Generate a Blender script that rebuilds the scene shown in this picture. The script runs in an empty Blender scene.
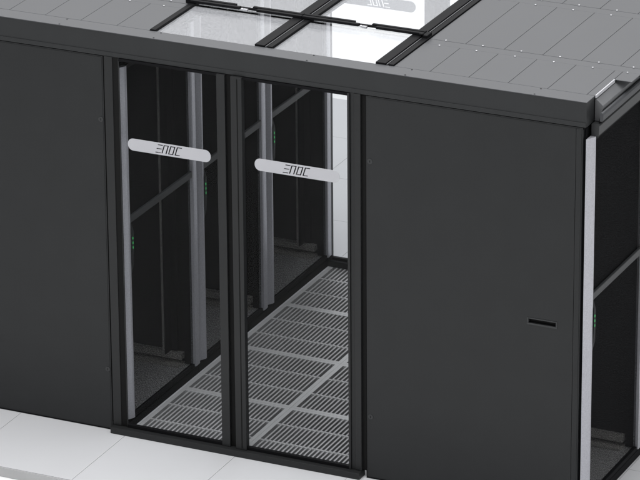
import bpy, bmesh, math, random
from mathutils import Vector, Matrix
random.seed(3)
S = bpy.context.scene
C = S.collection
PI = math.pi
H = 2.078          # top of the enclosure
HP = 1.953         # top of the cabinets
LEN = 2.4          # length of the aisle

# ------------------------------------------------------------------ materials
def mat(name, col, rough=.5, metal=0., spec=.5, var=.06, scale=6., bump=0., bscale=600.):
    m = bpy.data.materials.new(name); m.use_nodes = True
    nt = m.node_tree; b = nt.nodes['Principled BSDF']
    b.inputs['Roughness'].default_value = rough
    b.inputs['Metallic'].default_value = metal
    b.inputs['Specular IOR Level'].default_value = spec
    tc = nt.nodes.new('ShaderNodeTexCoord')
    n = nt.nodes.new('ShaderNodeTexNoise'); n.inputs['Scale'].default_value = scale
    n.inputs['Detail'].default_value = 5
    nt.links.new(tc.outputs['Object'], n.inputs['Vector'])
    r = nt.nodes.new('ShaderNodeMapRange')
    r.inputs['From Min'].default_value = .3; r.inputs['From Max'].default_value = .7
    r.inputs['To Min'].default_value = 1 - var; r.inputs['To Max'].default_value = 1 + var
    nt.links.new(n.outputs['Fac'], r.inputs['Value'])
    mx = nt.nodes.new('ShaderNodeVectorMath'); mx.operation = 'SCALE'
    mx.inputs[0].default_value = col[:3]
    nt.links.new(r.outputs[0], mx.inputs['Scale'])
    nt.links.new(mx.outputs[0], b.inputs['Base Color'])
    if bump:
        n2 = nt.nodes.new('ShaderNodeTexNoise'); n2.inputs['Scale'].default_value = bscale
        nt.links.new(tc.outputs['Object'], n2.inputs['Vector'])
        bp = nt.nodes.new('ShaderNodeBump'); bp.inputs['Strength'].default_value = bump
        bp.inputs['Distance'].default_value = .001
        nt.links.new(n2.outputs['Fac'], bp.inputs['Height'])
        nt.links.new(bp.outputs[0], b.inputs['Normal'])
    return m

M = {}
M['paint'] = mat('charcoal_powder_coat', (.0205, .0215, .0226), .5, spec=.35, bump=.12)
M['frame'] = mat('charcoal_frame_paint', (.019, .0197, .0205), .45, spec=.35, bump=.1)
M['roof'] = mat('grey_roof_sheet', (.064, .066, .072), .5, spec=.45, bump=.1, var=.03, scale=2)
M['dark'] = mat('near_black_trim', (.008, .008, .009), .6, spec=.08)
M['gasket'] = mat('black_rubber', (.006, .006, .006), .7, spec=.2)
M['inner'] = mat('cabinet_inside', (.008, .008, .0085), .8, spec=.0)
M['pan'] = mat('cabinet_base_zinc', (.85, .85, .86), .5, spec=.3)
M['beam'] = mat('cabinet_beam_grey', (.85, .83, .79), .45, spec=.4)
M['silver'] = mat('brushed_aluminium', (.55, .55, .59), .40, metal=.5, spec=.5, var=.11, scale=160)
M['band'] = mat('grey_cross_bar', (.036, .0375, .039), .45, spec=.4)
M['handle'] = mat('dark_handle_plastic', (.016, .017, .018), .5, spec=.15)
M['floor'] = mat('white_floor_tile', (.64, .642, .66), .55, spec=.3, var=.025, scale=1.2)
M['edge'] = mat('floor_side_shade', (.50, .50, .505), .5)  # darker than the tiles: shade on the platform sides, put into the colour
M['ground'] = mat('white_floor_below', (.92, .92, .92), .6, spec=.3, var=.01)
M['grille'] = mat('pale_grey_grille', (.54, .54, .545), .45, spec=.5, metal=.2)
M['fin'] = mat('grey_grille_fin', (.45, .45, .455), .5, spec=.4, metal=.1)
M['fascia'] = mat('fascia_powder_coat', (.027, .0283, .0297), .48, spec=.35, bump=.12)
M['recess'] = mat('recess_lit_grey', (.15, .152, .158), .5, spec=.4)  # lighter than the roof sheets: light on the beam web painted in
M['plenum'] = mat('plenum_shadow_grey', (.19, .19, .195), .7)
M['screw'] = mat('zinc_screw', (.5, .5, .52), .4, metal=.6)
M['sticker'] = mat('frosted_white_film', (.56, .56, .59), .6, spec=.3, var=.015)

def emis(name, col, s):
    m = bpy.data.materials.new(name); m.use_nodes = True
    b = m.node_tree.nodes['Principled BSDF']
    b.inputs['Base Color'].default_value = (*[c * .3 for c in col], 1)
    b.inputs['Emission Color'].default_value = (*col, 1)
    b.inputs['Emission Strength'].default_value = s
    return m
M['led'] = emis('green_led', (.04, .5, .12), .8)

def glass(name, refl, rough, tint, noise=0.):
    m = bpy.data.materials.new(name); m.use_nodes = True
    nt = m.node_tree; nt.nodes.clear()
    out = nt.nodes.new('ShaderNodeOutputMaterial')
    t = nt.nodes.new('ShaderNodeBsdfTransparent'); t.inputs[0].default_value = (*tint, 1)
    g = nt.nodes.new('ShaderNodeBsdfGlossy'); g.inputs['Roughness'].default_value = rough
    mx = nt.nodes.new('ShaderNodeMixShader'); mx.inputs[0].default_value = refl
    if noise:
        tc = nt.nodes.new('ShaderNodeTexCoord')
        n = nt.nodes.new('ShaderNodeTexNoise'); n.inputs['Scale'].default_value = 120
        n.inputs['Detail'].default_value = 3
        nt.links.new(tc.outputs['Object'], n.inputs['Vector'])
        r = nt.nodes.new('ShaderNodeMapRange')
        r.inputs['From Min'].default_value = .3; r.inputs['From Max'].default_value = .7
        r.inputs['To Min'].default_value = refl - noise; r.inputs['To Max'].default_value = refl + noise
        nt.links.new(n.outputs['Fac'], r.inputs['Value']); nt.links.new(r.outputs[0], mx.inputs[0])
    nt.links.new(t.outputs[0], mx.inputs[1]); nt.links.new(g.outputs[0], mx.inputs[2])
    nt.links.new(mx.outputs[0], out.inputs[0])
    return m
M['door_glass'] = glass('clear_door_glass', .004, .05, (.955, .96, .965))
def frosted(name, amount, noise):
    m = bpy.data.materials.new(name); m.use_nodes = True
    nt = m.node_tree; nt.nodes.clear()
    out = nt.nodes.new('ShaderNodeOutputMaterial')
    t = nt.nodes.new('ShaderNodeBsdfTransparent'); t.inputs[0].default_value = (.97, .975, .98, 1)
    d = nt.nodes.new('ShaderNodeBsdfDiffuse'); d.inputs[0].default_value = (.86, .87, .91, 1)
    g = nt.nodes.new('ShaderNodeBsdfGlossy'); g.inputs['Roughness'].default_value = .12
    tc = nt.nodes.new('ShaderNodeTexCoord')
    n = nt.nodes.new('ShaderNodeTexNoise'); n.inputs['Scale'].default_value = 95; n.inputs['Detail'].default_value = 4
    nt.links.new(tc.outputs['Object'], n.inputs['Vector'])
    r = nt.nodes.new('ShaderNodeMapRange')
    r.inputs['From Min'].default_value = .32; r.inputs['From Max'].default_value = .68
    r.inputs['To Min'].default_value = amount - noise; r.inputs['To Max'].default_value = amount + noise
    nt.links.new(n.outputs['Fac'], r.inputs['Value'])
    m1 = nt.nodes.new('ShaderNodeMixShader'); m2 = nt.nodes.new('ShaderNodeMixShader')
    nt.links.new(r.outputs[0], m1.inputs[0]); nt.links.new(t.outputs[0], m1.inputs[1]); nt.links.new(d.outputs[0], m1.inputs[2])
    m2.inputs[0].default_value = .05
    nt.links.new(m1.outputs[0], m2.inputs[1]); nt.links.new(g.outputs[0], m2.inputs[2]); nt.links.new(m2.outputs[0], out.inputs[0])
    return m
M['roof_glass'] = frosted('frosted_roof_glass', .17, .045)

def mesh_door(name, op):
    """perforated steel: a fine hexagonal hole field, seen as a grain with light leaking through"""
    m = bpy.data.materials.new(name); m.use_nodes = True
    nt = m.node_tree; b = nt.nodes['Principled BSDF']; out = nt.nodes['Material Output']
    b.inputs['Base Color'].default_value = (.020, .020, .0212, 1)
    b.inputs['Roughness'].default_value = .6; b.inputs['Specular IOR Level'].default_value = .02
    t = nt.nodes.new('ShaderNodeBsdfTransparent'); mx = nt.nodes.new('ShaderNodeMixShader')
    tc = nt.nodes.new('ShaderNodeTexCoord')
    v = nt.nodes.new('ShaderNodeTexVoronoi'); v.inputs['Scale'].default_value = 190
    v.inputs['Randomness'].default_value = .55
    nt.links.new(tc.outputs['Object'], v.inputs['Vector'])
    r = nt.nodes.new('ShaderNodeMapRange')
    r.inputs['From Min'].default_value = .25; r.inputs['From Max'].default_value = .6
    r.inputs['To Min'].default_value = op - .26; r.inputs['To Max'].default_value = op + .26
    nt.links.new(v.outputs['Distance'], r.inputs['Value']); nt.links.new(r.outputs[0], mx.inputs[0])
    nt.links.new(t.outputs[0], mx.inputs[1]); nt.links.new(b.outputs[0], mx.inputs[2])
    nt.links.new(mx.outputs[0], out.inputs['Surface'])
    return m
M['mesh'] = mesh_door('perforated_black_steel', .36)

# ------------------------------------------------------------------ mesh helpers
def box(bm, x0, x1, y0, y1, z0, z1, bev=0.):
    vs = [bm.verts.new((x, y, z)) for x in (x0, x1) for y in (y0, y1) for z in (z0, z1)]
    f = [(0, 1, 3, 2), (4, 6, 7, 5), (0, 4, 5, 1), (2, 3, 7, 6), (0, 2, 6, 4), (1, 5, 7, 3)]
    fs = [bm.faces.new([vs[i] for i in q]) for q in f]
    if bev:
        es = list({e for q in fs for e in q.edges})
        bmesh.ops.bevel(bm, geom=es, offset=bev, segments=2, profile=.5, affect='EDGES')

def prism(bm, pts, z0, z1):
    a = [bm.verts.new((x, y, z0)) for x, y in pts]; b = [bm.verts.new((x, y, z1)) for x, y in pts]
    n = len(pts)
    bm.faces.new(a[::-1]); bm.faces.new(b)
    for i in range(n): bm.faces.new((a[i], a[(i + 1) % n], b[(i + 1) % n], b[i]))

def prism_y(bm, pts, y0, y1):      # profile in x,z swept along y
    a = [bm.verts.new((x, y0, z)) for x, z in pts]; b = [bm.verts.new((x, y1, z)) for x, z in pts]
    n = len(pts)
    bm.faces.new(a); bm.faces.new(b[::-1])
    for i in range(n): bm.faces.new((a[(i + 1) % n], a[i], b[i], b[(i + 1) % n]))

def disc(bm, c, r, h, axis='z', n=14, dome=.6):
    c = Vector(c)
    def P(a, rr, hh):
        u, v = math.cos(a) * rr, math.sin(a) * rr
        if axis == 'z': return c + Vector((u, v, hh))
        if axis == 'y': return c + Vector((u, -hh, v))
        return c + Vector((hh, u, v))
    rings = [[bm.verts.new(P(2 * PI * i / n, rr, hh)) for i in range(n)] for rr, hh in ((r, 0), (r, h * dome), (r * .75, h))]
    for A, B in zip(rings, rings[1:]):
        for i in range(n): bm.faces.new((A[i], A[(i + 1) % n], B[(i + 1) % n], B[i]))
    bm.faces.new(rings[-1]); bm.faces.new(rings[0][::-1])

def obj(name, bm, m, parent=None, loc=(0, 0, 0)):
    bmesh.ops.recalc_face_normals(bm, faces=bm.faces[:])
    me = bpy.data.meshes.new(name); bm.to_mesh(me); bm.free()
    me.materials.append(M[m] if isinstance(m, str) else m)
    o = bpy.data.objects.new(name, me); C.objects.link(o); o.parent = parent
    o.location = loc
    return o

def B(*boxes):
    bm = bmesh.new()
    for b in boxes: box(bm, *b)
    return bm

def thing(name, label, cat, loc=(0, 0, 0), rz=0., group=None):
    o = bpy.data.objects.new(name, None); C.objects.link(o); o.empty_display_size = .1
    o.location = loc; o.rotation_euler = (0, 0, rz); o['label'] = label; o['category'] = cat; o['kind'] = 'thing'
    if group: o['group'] = group
    return o

def dup(root, loc, rz, label):
    def rec(o, p):
        c = o.copy(); C.objects.link(c); c.parent = p
        for ch in o.children: rec(ch, c)
        return c
    r = rec(root, None); r.location = loc; r.rotation_euler = (0, 0, rz); r['label'] = label
    return r

def struct(name, bm, m):
    o = obj(name, bm, m); o['kind'] = 'structure'; return o

# ------------------------------------------------------------------ floor
T = .6
bm = bmesh.new()
for i in range(-4, 7):
    for j in range(-1, 8):
        if i in (0, 1) and 0 <= j < 4: continue
        g = .0011
        box(bm, i * T + g, i * T + T - g, j * T + g, j * T + T - g, -.05, 0)
struct('floor', bm, 'floor')
bm = B((-2.399, 4.199, -.6045, -.5995, -.051, -.003), (-2.399, 4.199, 4.7995, 4.8045, -.051, -.003))  # thin strips added to carry the shaded tone of the platform sides
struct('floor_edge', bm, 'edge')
bm = B((-2.39, 4.19, -.59, -.004, -.0497, -.004), (-2.39, -.004, .0, 2.4, -.0497, -.004), (1.204, 4.19, 0, 2.4, -.0497, -.004),
       (-2.39, 4.19, 2.404, 4.79, -.0497, -.004))
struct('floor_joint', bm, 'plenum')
bm = bmesh.new(); vs = [bm.verts.new(p) for p in ((-60, -60, -.052), (60, -60, -.052), (60, 60, -.052), (-60, 60, -.052))]; bm.faces.new(vs)
struct('ground', bm, 'ground')
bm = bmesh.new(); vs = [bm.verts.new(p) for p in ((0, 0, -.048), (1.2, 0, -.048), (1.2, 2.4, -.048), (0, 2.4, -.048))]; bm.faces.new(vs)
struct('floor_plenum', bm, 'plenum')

# perforated tiles
def tile():
    t = thing('perforated_floor_tile', '', 'floor tile', group='slotted floor tiles down the aisle')
    g = .0005; e = .022
    bm = B((g, T - g, g, e, -.034, 0), (g, T - g, T - e, T - g, -.034, 0), (g, e, e, T - e, -.034, 0), (T - e, T - g, e, T - e, -.034, 0))
    obj('tile_frame', bm, 'grille', t)
    bm = bmesh.new()
    for k in (1, 2): box(bm, e, T - e, k * T / 3 - .006, k * T / 3 + .006, -.03, -.0004)
    n = 24; p = (T - 2 * e) / n
    for a in range(1, n):
        for k in range(3):
            y0 = (k * T / 3 + .007) if k else e; y1 = ((k + 1) * T / 3 - .007) if k < 2 else T - e
            x = e + a * p
            box(bm, x - .0047, x + .0047, y0, y1, -.028, -.0008)
    obj('slotted_grille', bm, 'fin', t)
    return t
t0 = tile()
rowl = ['just behind the front sliding doors', 'second from the front doors', 'third from the front doors', 'against the far rear doors']
for i in range(2):
    for j in range(4):
        lab = 'grey slotted floor tile in the %s column, %s' % (('left', 'right')[i], rowl[j])
        if i == j == 0: t0['label'] = lab; t0.location = (0, 0, 0)
        else: dup(t0, (i * T, j * T, 0), 0, lab)

# ------------------------------------------------------------------ cabinets
# local origin: outer front left bottom corner (x 0..1.094, y 0..0.8); door on the +x side
W = 1.094
def cabinet(label, loc, group, front=None, back=False, D=.8):
    t = thing('server_cabinet', label, 'server cabinet', loc, 0, group)
    y0 = .0 if front else .002
    # frame: posts and rails
    p = .04
    bx = []
    for x in (.02, W - p - .004):
        for y in (.022, D - p - .002):
            bx.append((x, x + p, y, y + p, .06, HP - .01))
    for z in (1.89,):
        bx += [(.06, W - p - .004, .024, .06, z, HP - .012), (.06, W - p - .004, D - .058, D - .024, z, HP - .012),
               (.022, .058, .062, D - .062, z, HP - .012), (W - p - .002, W - .006, .062, D - .062, z, HP - .012)]
    obj('frame', B(*bx), 'dark', t)
    obj('roof_plate', B((.004, W - .004, .004, D - .004, HP - .009, HP - .001)), 'dark', t)
    # plinth
    bm = bmesh.new()
    prism_y(bm, [(.0, .0008), (W + .013, .0008), (W + .013, .038), (W + .004, .050), (.0, .050)], .001, D - .001)
    obj('plinth', bm, 'dark', t)
    # inside
    obj('base_pan', B((.03, W - .012, .026, D - .025, .0505, .0535)), 'pan', t)
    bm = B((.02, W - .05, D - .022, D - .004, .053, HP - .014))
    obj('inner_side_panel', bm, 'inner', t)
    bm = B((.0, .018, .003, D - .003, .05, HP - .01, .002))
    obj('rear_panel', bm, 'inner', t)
    bm = B((.10, W - .05, D - .065, D - .024, .085, .118, .002), (.10, W - .05, D - .10, D - .024, .0545, .066, .002))
    obj('bottom_rail', bm, 'beam', t)
    for x in ((.25, W - .135) if loc[0] < 0 else (.25,)):
        bm = B((x, x + .016, D - .10, D - .024, .12, 1.885), (x + .018, x + .05, D - .04, D - .024, .12, 1.885))
        po = obj('mounting_post', bm, 'inner' , t)
        obj('post_edge', B((x, x + .009, D - .108, D - .1005, .119, 1.886)), 'beam', po)
    # door
    dx = W
    bm = bmesh.new()     # near profile: chamfered aluminium
    prism(bm, [(dx + .004, .004), (dx + .028, .046), (dx + .030, .052), (dx + .030, .062), (dx + .004, .062)], .062, 1.897)
    n1 = obj('door_edge_profile', bm, 'silver', t)
    bm = bmesh.new()
    prism(bm, [(dx + .002, D - .058), (dx + .027, D - .058), (dx + .029, D - .048), (dx + .027, D - .010), (dx + .018, D - .003), (dx + .002, D - .003)], .062, 1.897)
    obj('door_edge_profile', bm, 'silver', t)
    for za, zb in ((1.872, 1.897), (.055, .076)): obj('door_rail', B((dx + .002, dx + .022, .0625, D - .0585, za, zb, .002)), 'dark', t)
    bm = B((dx + .012, dx + .0135, .0625, D - .0585, .0765, 1.8715))
    obj('mesh_door', bm, 'mesh', t)
    obj('cross_bar', B((dx + .014, dx + .028, 0.063, D - .059, 1.086, 1.121, .003)), 'band', t)
    bm = bmesh.new()
    prism_y(bm, [(dx + .014, .82), (dx + .020, .82), (dx + .032, .87), (dx + .035, .96), (dx + .034, 1.04), (dx + .022, 1.082), (dx + .014, 1.082)], .066, .088)
    h = obj('handle', bm, 'handle', t)
    bm = bmesh.new()
    for z in (.958, .982, 1.006): box(bm, dx + .033, dx + .0360, .073, .080, z - .006, z + .006, .001)
    obj('status_light', bm, 'led', h)
    # side panel
    if front:
        sx = .02 if front == 'right' else 1.009
        # thin sheet with folded edges, recessed slot handle cut out
        hx0, hx1, hz0, hz1 = .828, .968, .951, .975
        a, b = .004, (W - .010 if front == 'right' else 1.030)
        z0, z1 = .008, HP - .001
        bm = B((a + .006, hx0, -.001, .018, z0 + .006, z1 - .006), (hx1, b - .0335, -.001, .018, z0 + .006, z1 - .006), (b - .0315, b - .006, -.001, .018, z0 + .006, z1 - .006),
               (hx0, hx1, -.001, .018, z0 + .006, hz0), (hx0, hx1, -.001, .018, hz1, z1 - .006)) if front == 'right' else \
             B((a + .006, b - .006, -.001, .018, z0 + .006, z1 - .006))
        bmesh.ops.remove_doubles(bm, verts=bm.verts[:], dist=1e-5)
        # folded rim a touch behind the sheet
        for q in ((a, a + .006, .0005, .018, z0, z1), (b - .006, b, .0005, .018, z0, z1), (a + .006, b - .006, .0005, .018, z0, z0 + .006), (a + .006, b - .006, .0005, .018, z1 - .006, z1)):
            box(bm, *q)
        sp = obj('side_panel', bm, 'paint', t)
        if front == 'right':
            bm = B((hx0 + .003, hx1 - .003, .012, .0165, hz0 + .002, hz1 - .002))
            obj('slot_recess', bm, 'gasket', sp)
            bm = B((hx0 - .006, hx1 + .006, -.0035, -.0012, hz0 - .008, hz0 + .001, .0008), (hx0 - .006, hx0 + .002, -.0035, -.0012, hz0 + .0015, hz1 + .004, .0008),
                   (hx1 - .002, hx1 + .006, -.0035, -.0012, hz0 + .0015, hz1 + .004, .0008), (hx0 + .0025, hx1 - .0025, -.0035, -.0012, hz1 - .002, hz1 + .004, .0008))
            obj('slot_handle', bm, 'band', sp)
        for z in (1.63, .325):
            bm = bmesh.new(); disc(bm, (sx + .004, -.001, z), .0135, .003, 'y'); k = obj('lock', bm, 'band', sp)
            obj('keyhole', B((sx + .0025, sx + .0055, -.0048, -.0042, z - .005, z + .005)), 'gasket', k)
    if back:
        sp = obj('side_panel', B((.004, W - .005, D - .0015, D + .015, .06, HP - .008)), 'paint', t)
    return t

RX, LX = 1.284, -1.118
gR, gL = 'server cabinets in the right row', 'server cabinets in the left row'
cabinet('nearest cabinet of the right row, wide charcoal side panel with slot handle', (RX, 0, 0), gR, 'right', D=.765)
cabinet('middle cabinet of the right row, just behind the one with the slot handle', (RX, .765, 0), gR, D=.765)
cabinet('farthest cabinet of the right row, beside the rear doors', (RX, 1.53, 0), gR, None, True, .87)
cabinet('nearest cabinet of the left row, plain charcoal side panel left of the doors', (LX, 0, 0), gL, 'left')
cabinet('middle cabinet of the left row, seen through the door glass', (LX, .8, 0), gL)
cabinet('farthest cabinet of the left row, seen through the right door leaf', (LX, 1.6, 0), gL, None, True)

# ------------------------------------------------------------------ lettered band
def poly_band(name, w, h, parent, loc):
    """white safety band with the letters cut out of it"""
    cu = bpy.data.curves.new('band_curve', 'CURVE'); cu.dimensions = '2D'; cu.fill_mode = 'BOTH'; cu.extrude = .0007
    def sp(pts):
        s = cu.splines.new('POLY'); s.points.add(len(pts) - 1)
        for i, (x, y) in enumerate(pts): s.points[i].co = (x, y, 0, 1)
        s.use_cyclic_u = True
    r = h * .47; n = 8; out = []
    for cx, cy, a0 in ((w / 2 - r, h / 2 - r, 0), (-w / 2 + r, h / 2 - r, PI / 2), (-w / 2 + r, -h / 2 + r, PI), (w / 2 - r, -h / 2 + r, 3 * PI / 2)):
        for i in range(n + 1):
            a = a0 + PI / 2 * i / n; out.append((cx + r * math.cos(a), cy + r * math.sin(a)))
    sp(out)
    lh = .044; sl = .32; st = .0062; lw = .0275; gap = .0085
    def L(x0, pts): sp([(x0 + x + sl * (y - lh / 2), y - lh / 2) for x, y in pts])
    x = -.066; s = st; s2 = .0048
    # E: three separate strokes, longer towards the foot
    for y, d in ((lh - s2, .000), (lh / 2 - s2 / 2, -.001), (0, -.002)):
        L(x, [(d, y), (lw - .001, y), (lw - .001, y + s2), (d, y + s2)])
    x += lw + .0035
    L(x, [(0, 0), (s, 0), (s, lh - s2), (lw - s, lh - s2), (lw - s, 0), (lw, 0), (lw, lh), (0, lh)])
    x += lw + gap - .001
    L(x, [(0, 0), (lw, 0), (lw, lh), (0, lh)])
    L(x, [(s, s2), (s, lh - s2), (lw - s, lh - s2), (lw - s, s2)])
    x += lw + gap - .001
    L(x, [(0, 0), (lw, 0), (lw, s2), (s, s2), (s, lh - s2), (lw, lh - s2), (lw, lh), (0, lh)])
    tmp = bpy.data.objects.new('tmp', cu); C.objects.link(tmp)
    bpy.context.view_layer.update()
    me = bpy.data.meshes.new_from_object(tmp.evaluated_get(bpy.context.evaluated_depsgraph_get()))
    bpy.data.objects.remove(tmp); bpy.data.curves.remove(cu)
    me.name = name; me.materials.clear(); me.materials.append(M['sticker'])
    o = bpy.data.objects.new(name, me); C.objects.link(o); o.parent = parent
    o.location = loc; o.rotation_euler = (PI / 2, 0, 0)
    return o

# ------------------------------------------------------------------ aisle doors (local: opening x 0..1.2, outside towards -y)
def leaf(side, label, loc, rz):
    t = thing('sliding_door', label, 'door', loc, rz, 'sliding glass door leaves of the aisle')
    if side == 'left':
        g0, g1 = .0, .520
        st = [(-.0055, .0, -.004, .0028), (g1, g1 + .044, -.014, .012)]
        bc = .26
    else:
        g0, g1 = .655, 1.196
        st = [(g0 - .058, g0, -.020, .012), (g1, g1 + .012, -.012, .012)]
        bc = .9325
    zb, zt = .034, 1.9535
    bm = bmesh.new()
    for x0, x1, y0, y1 in st: box(bm, x0, x1, y0, y1, zb, zt, .0015)
    obj('stile', bm, 'frame', t)
    if side == 'left':
        bm = B((g1 + .0445, g1 + .0765, .002, .010, zb, zt)); obj('door_seal', bm, 'gasket', t)
    else:
        bm = B((g0 - .0262, g0 - .0215, -.0212, -.0204, zb + .01, zt - .01)); obj('door_seal', bm, 'gasket', t)
    bm = B((g0 + .0003 - 0, g1 - .0003, -.010, .010, zb, zb + .016, .001)); obj('bottom_rail', bm, 'dark', t)
    bm = B((g0 + .0003 - 0, g1 - .0003, -.010, .010, zt - .012, zt, .001)); obj('top_rail', bm, 'dark', t)
    bm = B((g0 + .0005 - 0, g1 - .0005, -.003, .003, zb + .0165, zt - .0125)); obj('glass_pane', bm, 'door_glass', t)
    poly_band('lettered_band', .441, .061, t, (bc, -.0042, 1.527))
    return t

def doorway(label, loc, rz):
    t = thing('door_frame', label, 'door frame', loc, rz, 'charcoal frames around the aisle doors')
    obj('jamb', B((-.078, -.034, -.008, .020, .035, 1.9555, .002)), 'frame', t)
    obj('jamb_reveal', B((-.0335, -.006, -.004, .0025, .035, 1.9555)), 'gasket', t)
    obj('jamb', B((1.229, 1.262, -.008, .030, .035, 1.9555, .002)), 'frame', t)
    obj('jamb_reveal', B((1.2085, 1.2285, -.004, .030, .035, 1.9555, .0015)), 'frame', t)
    obj('jamb_seal', B((1.2625, 1.2885, .006, .029, .036, 1.9545)), 'gasket', t)
    obj('jamb_seal', B((-.0895, -.0785, .006, .019, .036, 1.9545)), 'gasket', t)
    bm = B((-.080, 1.264, -.040, .030, .0, .0335, .002)); obj('threshold', bm, 'frame', t)
    bm = B((-.016, 1.207, .0125, .030, 1.944, 1.956)); obj('header', bm, 'dark', t)
    return t
doorway('charcoal door frame around the two near glass leaves, between the side panels', (0, 0, 0), 0)
doorway('far door frame at the rear end of the aisle, behind the slotted floor', (1.2, LEN, 0), PI)
leaf('left', 'left front glass door leaf with white lettered band, beside the plain side panel', (0, 0, 0), 0)
leaf('right', 'right front glass door leaf with white lettered band, left of the slot handle panel', (0, 0, 0), 0)
leaf('left', 'rear glass door leaf on the right end of the far doorway, lettered band reversed', (1.2, LEN, 0), PI)
leaf('right', 'rear glass door leaf beside the left cabinets, at the far end of the slotted floor', (1.2, LEN, 0), PI)

# ------------------------------------------------------------------ fascia beams
def fascia(label, loc, rz, x0, x1, holes):
    t = thing('fascia_beam', label, 'fascia', loc, rz, 'charcoal fascia beams over the aisle ends')
    bm = B((x0, x1, 0, .098, H - .121, H - .0045), (x0 + .001, x1 - .001, -.0035, -.0002, H - .1215, H - .100, .001))
    bo = obj('beam', bm, 'fascia', t)
    obj('beam_cap', B((x0 - .001, x1 + .001, -.0015, .0995, H - .004, H, .0012)), 'roof', t)
    for hx in holes:
        for hy in (.088, .010):
            bm = bmesh.new(); disc(bm, (hx, hy, H + .0002), .0042, .0012, 'z', 10); obj('hole_plug', bm, 'gasket', t)
    return t
hs = [-.825, -.321, .183, .982, 1.482, 2.125]
fascia('long charcoal fascia beam running over the near glass doors and side panels', (0, 0, 0), 0, -1.16, 2.384, hs)
fascia('matching fascia beam over the rear end of the aisle', (1.228, LEN + .002, 0), PI, -1.156, 2.388, hs)

# ------------------------------------------------------------------ roof sheets
seamR = [1.385, 1.567, 1.762, 1.957, 2.152, 2.345]
seamL = [-1.155, -1.030, -.836, -.642, -.447, -.254, -.060, .114]
rows = [(.101, .4555), (.5235, 1.1885), (1.2565, 1.9215), (1.9895, 2.300)]
joints = [(.4565, .5225), (1.1895, 1.2555), (1.9225, 1.9885)]
rlab = ['nearest the front fascia', 'second from the front', 'third from the front', 'last one at the rear']
def roof(side):
    sm = seamR if side == 'right' else seamL
    for j, (y0, y1) in enumerate(rows):
        t = thing('top_sheet', 'grey sheet roof panel over the %s cabinets, %s' % (side, rlab[j]), 'roof panel', (0, 0, 0), 0, 'grey roof panels over the %s cabinets' % side)
        t.location = (sm[0], y0, H)
        e = list(sm) + ([2.384] if (side == 'right' and j == 0) else [2.472] if side == 'right' else [])
        for a, b in zip(e, e[1:]):
            g = .0008
            bm = B((a + g - sm[0], b - g - sm[0], 0, y1 - y0, -.014, 0, .0012)); obj('sheet_strip', bm, 'roof', t)
        if side == 'right' and j == 0:
            bm = B((2.3855 - sm[0], 2.391 - sm[0], 0, .236, -.013, .003, .001)); obj('edge_strip', bm, 'sticker', t)
            bm = B((2.385 - sm[0], 2.472 - sm[0], .2385, y1 - y0, -.004, 0, .001)); obj('sheet_strip', bm, 'roof', t)
    for j, (y0, y1) in enumerate(joints):
        t = thing('roof_joint_strip', 'narrow screwed joint strip across the %s roof panels, %s' % (side, ('nearest the front', 'in the middle', 'nearest the rear')[j]), 'joint strip', (sm[0], y0, H), 0,
                  'screwed joint strips across the roof')
        x1 = 2.472 if side == 'right' else sm[-1]
        bm = B((.0008, x1 - sm[0] - .0008, 0, y1 - y0, -.014, -.0006, .001)); obj('strip', bm, 'roof', t)
        e = list(sm) + ([2.472] if side == 'right' else [])
        for a, b in zip(e, e[1:]):
            x = (a + b) / 2 - sm[0] - (.012 if b - a > .15 else 0)
            for yy in (-.006, y1 - y0 + .006):
                bm = bmesh.new(); disc(bm, (x, yy, .0002), .0052, .003, 'z', 10); obj('screw', bm, 'screw', t)
roof('right'); roof('left')

# side beams of the roof along the outer door faces
def side_beam(label, x, s, y0):
    t = thing('side_beam', label, 'roof beam', (x, 0, 0), 0, 'charcoal beams along the outer roof edges')
    def PX(l): return [(s * a, b) for a, b in l]
    bm = bmesh.new()
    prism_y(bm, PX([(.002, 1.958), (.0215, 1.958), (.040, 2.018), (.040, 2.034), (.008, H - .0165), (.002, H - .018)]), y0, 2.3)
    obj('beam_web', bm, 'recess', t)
    bm = bmesh.new()
    prism_y(bm, PX([(.0415, 1.972), (.052, 1.972), (.058, 1.980), (.058, 2.002), (.054, 2.012), (.046, 2.014), (.0415, 2.006)]), .062, 2.3)
    obj('edge_rail', bm, 'roof', t)
    bm = bmesh.new()
    prism_y(bm, PX([(.0275, 1.9585), (.046, 1.9585), (.046, 1.971), (.0315, 1.971)]), y0 - .02, 2.3)
    obj('shadow_gap_trim', bm, 'gasket', t)
    bm = bmesh.new()
    prism_y(bm, PX([(.002, 1.898), (.034, 1.898), (.038, 1.904), (.040, 1.948), (.034, 1.9545), (.002, 1.9545)]), .06, 2.4)
    obj('lower_rail', bm, 'band', t)
side_beam('grey stepped beam along the right roof edge above the outer cabinet doors', 2.384, 1, .1005)
side_beam('grey stepped beam along the left roof edge above the cabinet backs', -1.158, -1, .1005)

# ------------------------------------------------------------------ glazed aisle roof
def rail(label, x0, x1, kind):
    t = thing('roof_rail', label, 'roof rail', (x0, .102, H), 0, 'black rails of the glazed aisle roof')
    w = x1 - x0; L = 2.196
    if kind == 'edge':
        obj('channel', B((0, w, 0, L, -.03, .006, .002)), 'dark', t)
    else:
        obj('channel', B((0, w * .56, 0, L, -.03, .008, .002), (w * .56, w, 0, L, -.03, -.004), (w * .72, w, 0, L, -.0038, .006, .0015)), 'dark', t)
        obj('trim_line', B((w * .60, w * .655, 0, L, -.0038, .004)), 'roof', t)
rail('thin black rail on the left edge of the glazed aisle roof', .116, .146, 'edge')
rail('double black rail down the middle of the glazed aisle roof', .668, .760, 'mid')
rail('double black rail on the right edge of the glazed aisle roof', 1.291, 1.383, 'mid')
cols = [(.1468, .6672), (.7608, 1.2902)]
prow = [(.103, .524), (.562, 1.42), (1.458, 2.297)]
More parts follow.
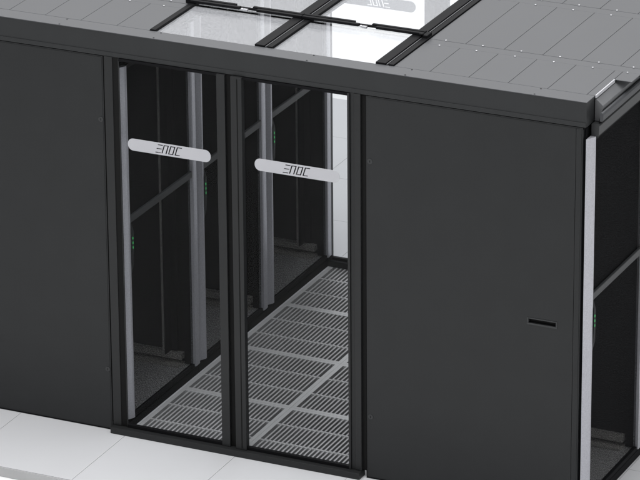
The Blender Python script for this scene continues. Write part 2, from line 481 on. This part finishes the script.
for i, (x0, x1) in enumerate(cols):
    for j, (y0, y1) in enumerate(prow):
        t = thing('roof_glass_panel', 'frosted glass roof pane, %s column, %s' % (('left', 'right')[i], ('nearest the front fascia', 'beyond the first latched cross bar', 'nearest the rear')[j]),
                  'roof window', (x0, y0, H), 0, 'frosted glass panes of the aisle roof')
        w, l = x1 - x0, y1 - y0
        obj('glass_pane', B((0.001, w - .001, .001, l - .001, -.012, -.006)), 'roof_glass', t)
crs = [(.525, .561), (1.421, 1.457)]
for j, (y0, y1) in enumerate(crs):
    for i, (x0, x1) in enumerate(((.118, .716), (.7165, 1.352))):
        t = thing('roof_cross_bar', 'black %s cross bar with a silver latch, lying %s' % (('left', 'right')[i], ('nearer the front across the glass roof', 'farther back across the glass roof')[j]),
                  'cross bar', (x0, (y0 + y1) / 2, H), 0, 'latched black cross bars of the glass roof')
        w = x1 - x0; c = (.416 if i == 0 else 1.044) - x0
        a, b = c - .030, c + .030
        h0, h1 = .009, .022
        bm = B((.001, a, -.022, -.0015, h0, h1, .002), (.001, a - .03, .0015, .020, h0, h1 + .002, .002),
               (b + .03, w - .001, -.022, -.0015, h0, h1, .002), (b, w - .001, .0015, .020, h0, h1 + .002, .002),
               (a - .03, b + .03, -.006, .006, h0 - .001, h1 - .004, .001))
        obj('bar', bm, 'dark', t)
        bm = bmesh.new()
        disc(bm, (c - .018, -.016, h0), .008, .007, 'z', 10); disc(bm, (c + .018, .014, h0), .008, .007, 'z', 10)
        box(bm, c - .012, c + .012, -.024, -.0065, h0 - .004, h0 + .006, .0015)
        obj('latch', bm, 'screw', t)
        if i == 1:
            bm = B((w + .0, w + .026, -.040, .020, .001, .020, .003)); disc(bm, (w - .005, -.035, .022), .012, .006, 'z'); obj('end_bracket', bm, 'dark', t)
        else:
            bm = B((-.024, -.001, -.016, .020, .001, .030, .003)); obj('end_bracket', bm, 'dark', t)

# ------------------------------------------------------------------ camera
f, yaw, pitch, roll, cx, cy, cz = 4294.4065, .43596426, .38081592, -.00759108, 8.99949283, -17.0698896, 8.73135754
F = Vector((-math.sin(yaw) * math.cos(pitch), math.cos(yaw) * math.cos(pitch), -math.sin(pitch)))
R = F.cross(Vector((0, 0, 1))).normalized(); U = R.cross(F)
R2 = math.cos(roll) * R + math.sin(roll) * U; U2 = -math.sin(roll) * R + math.cos(roll) * U
cam = bpy.data.cameras.new('camera'); co = bpy.data.objects.new('camera', cam); C.objects.link(co)
rot = Matrix((R2, U2, -F)).transposed()
co.matrix_world = Matrix.Translation((cx, cy, cz)) @ rot.to_4x4()
cam.sensor_width = 36; cam.lens = f * 36 / 640; cam.clip_start = .5; cam.clip_end = 300
S.camera = co

# ------------------------------------------------------------------ light
w = bpy.data.worlds.new('World'); S.world = w; w.use_nodes = True
bg = w.node_tree.nodes['Background']; bg.inputs[0].default_value = (.95, .98, 1, 1); bg.inputs[1].default_value = .275
def area(name, loc, target, sx, sy, power, col=(1, 1, 1)):
    l = bpy.data.lights.new(name, 'AREA'); l.shape = 'RECTANGLE'; l.size = sx; l.size_y = sy; l.energy = power; l.color = col
    o = bpy.data.objects.new(name, l); C.objects.link(o); o.location = loc
    o.rotation_euler = (Vector(target) - Vector(loc)).to_track_quat('-Z', 'Y').to_euler()
    return o
area('softbox_rear', (-5, 13, 7.5), (.5, 1, 1), 16, 8, 800)
area('softbox_top', (1.5, 0, 9), (1, 1, 0), 8, 8, 820)
area('added_fill_front', (.4, -3.2, 5.8), (.6, 0, 1.9), 4, .6, 110)  # unseen fill added to lighten the upper facade
area('softbox_right', (9, 2, 4.5), (2, 1, 1), 4, 4, 65)

S.view_settings.view_transform = 'Standard'; S.view_settings.look = 'None'
S.view_settings.exposure = 0; S.view_settings.gamma = 1
S.cycles.max_bounces = 10; S.cycles.transparent_max_bounces = 24
S.cycles.use_denoising = True
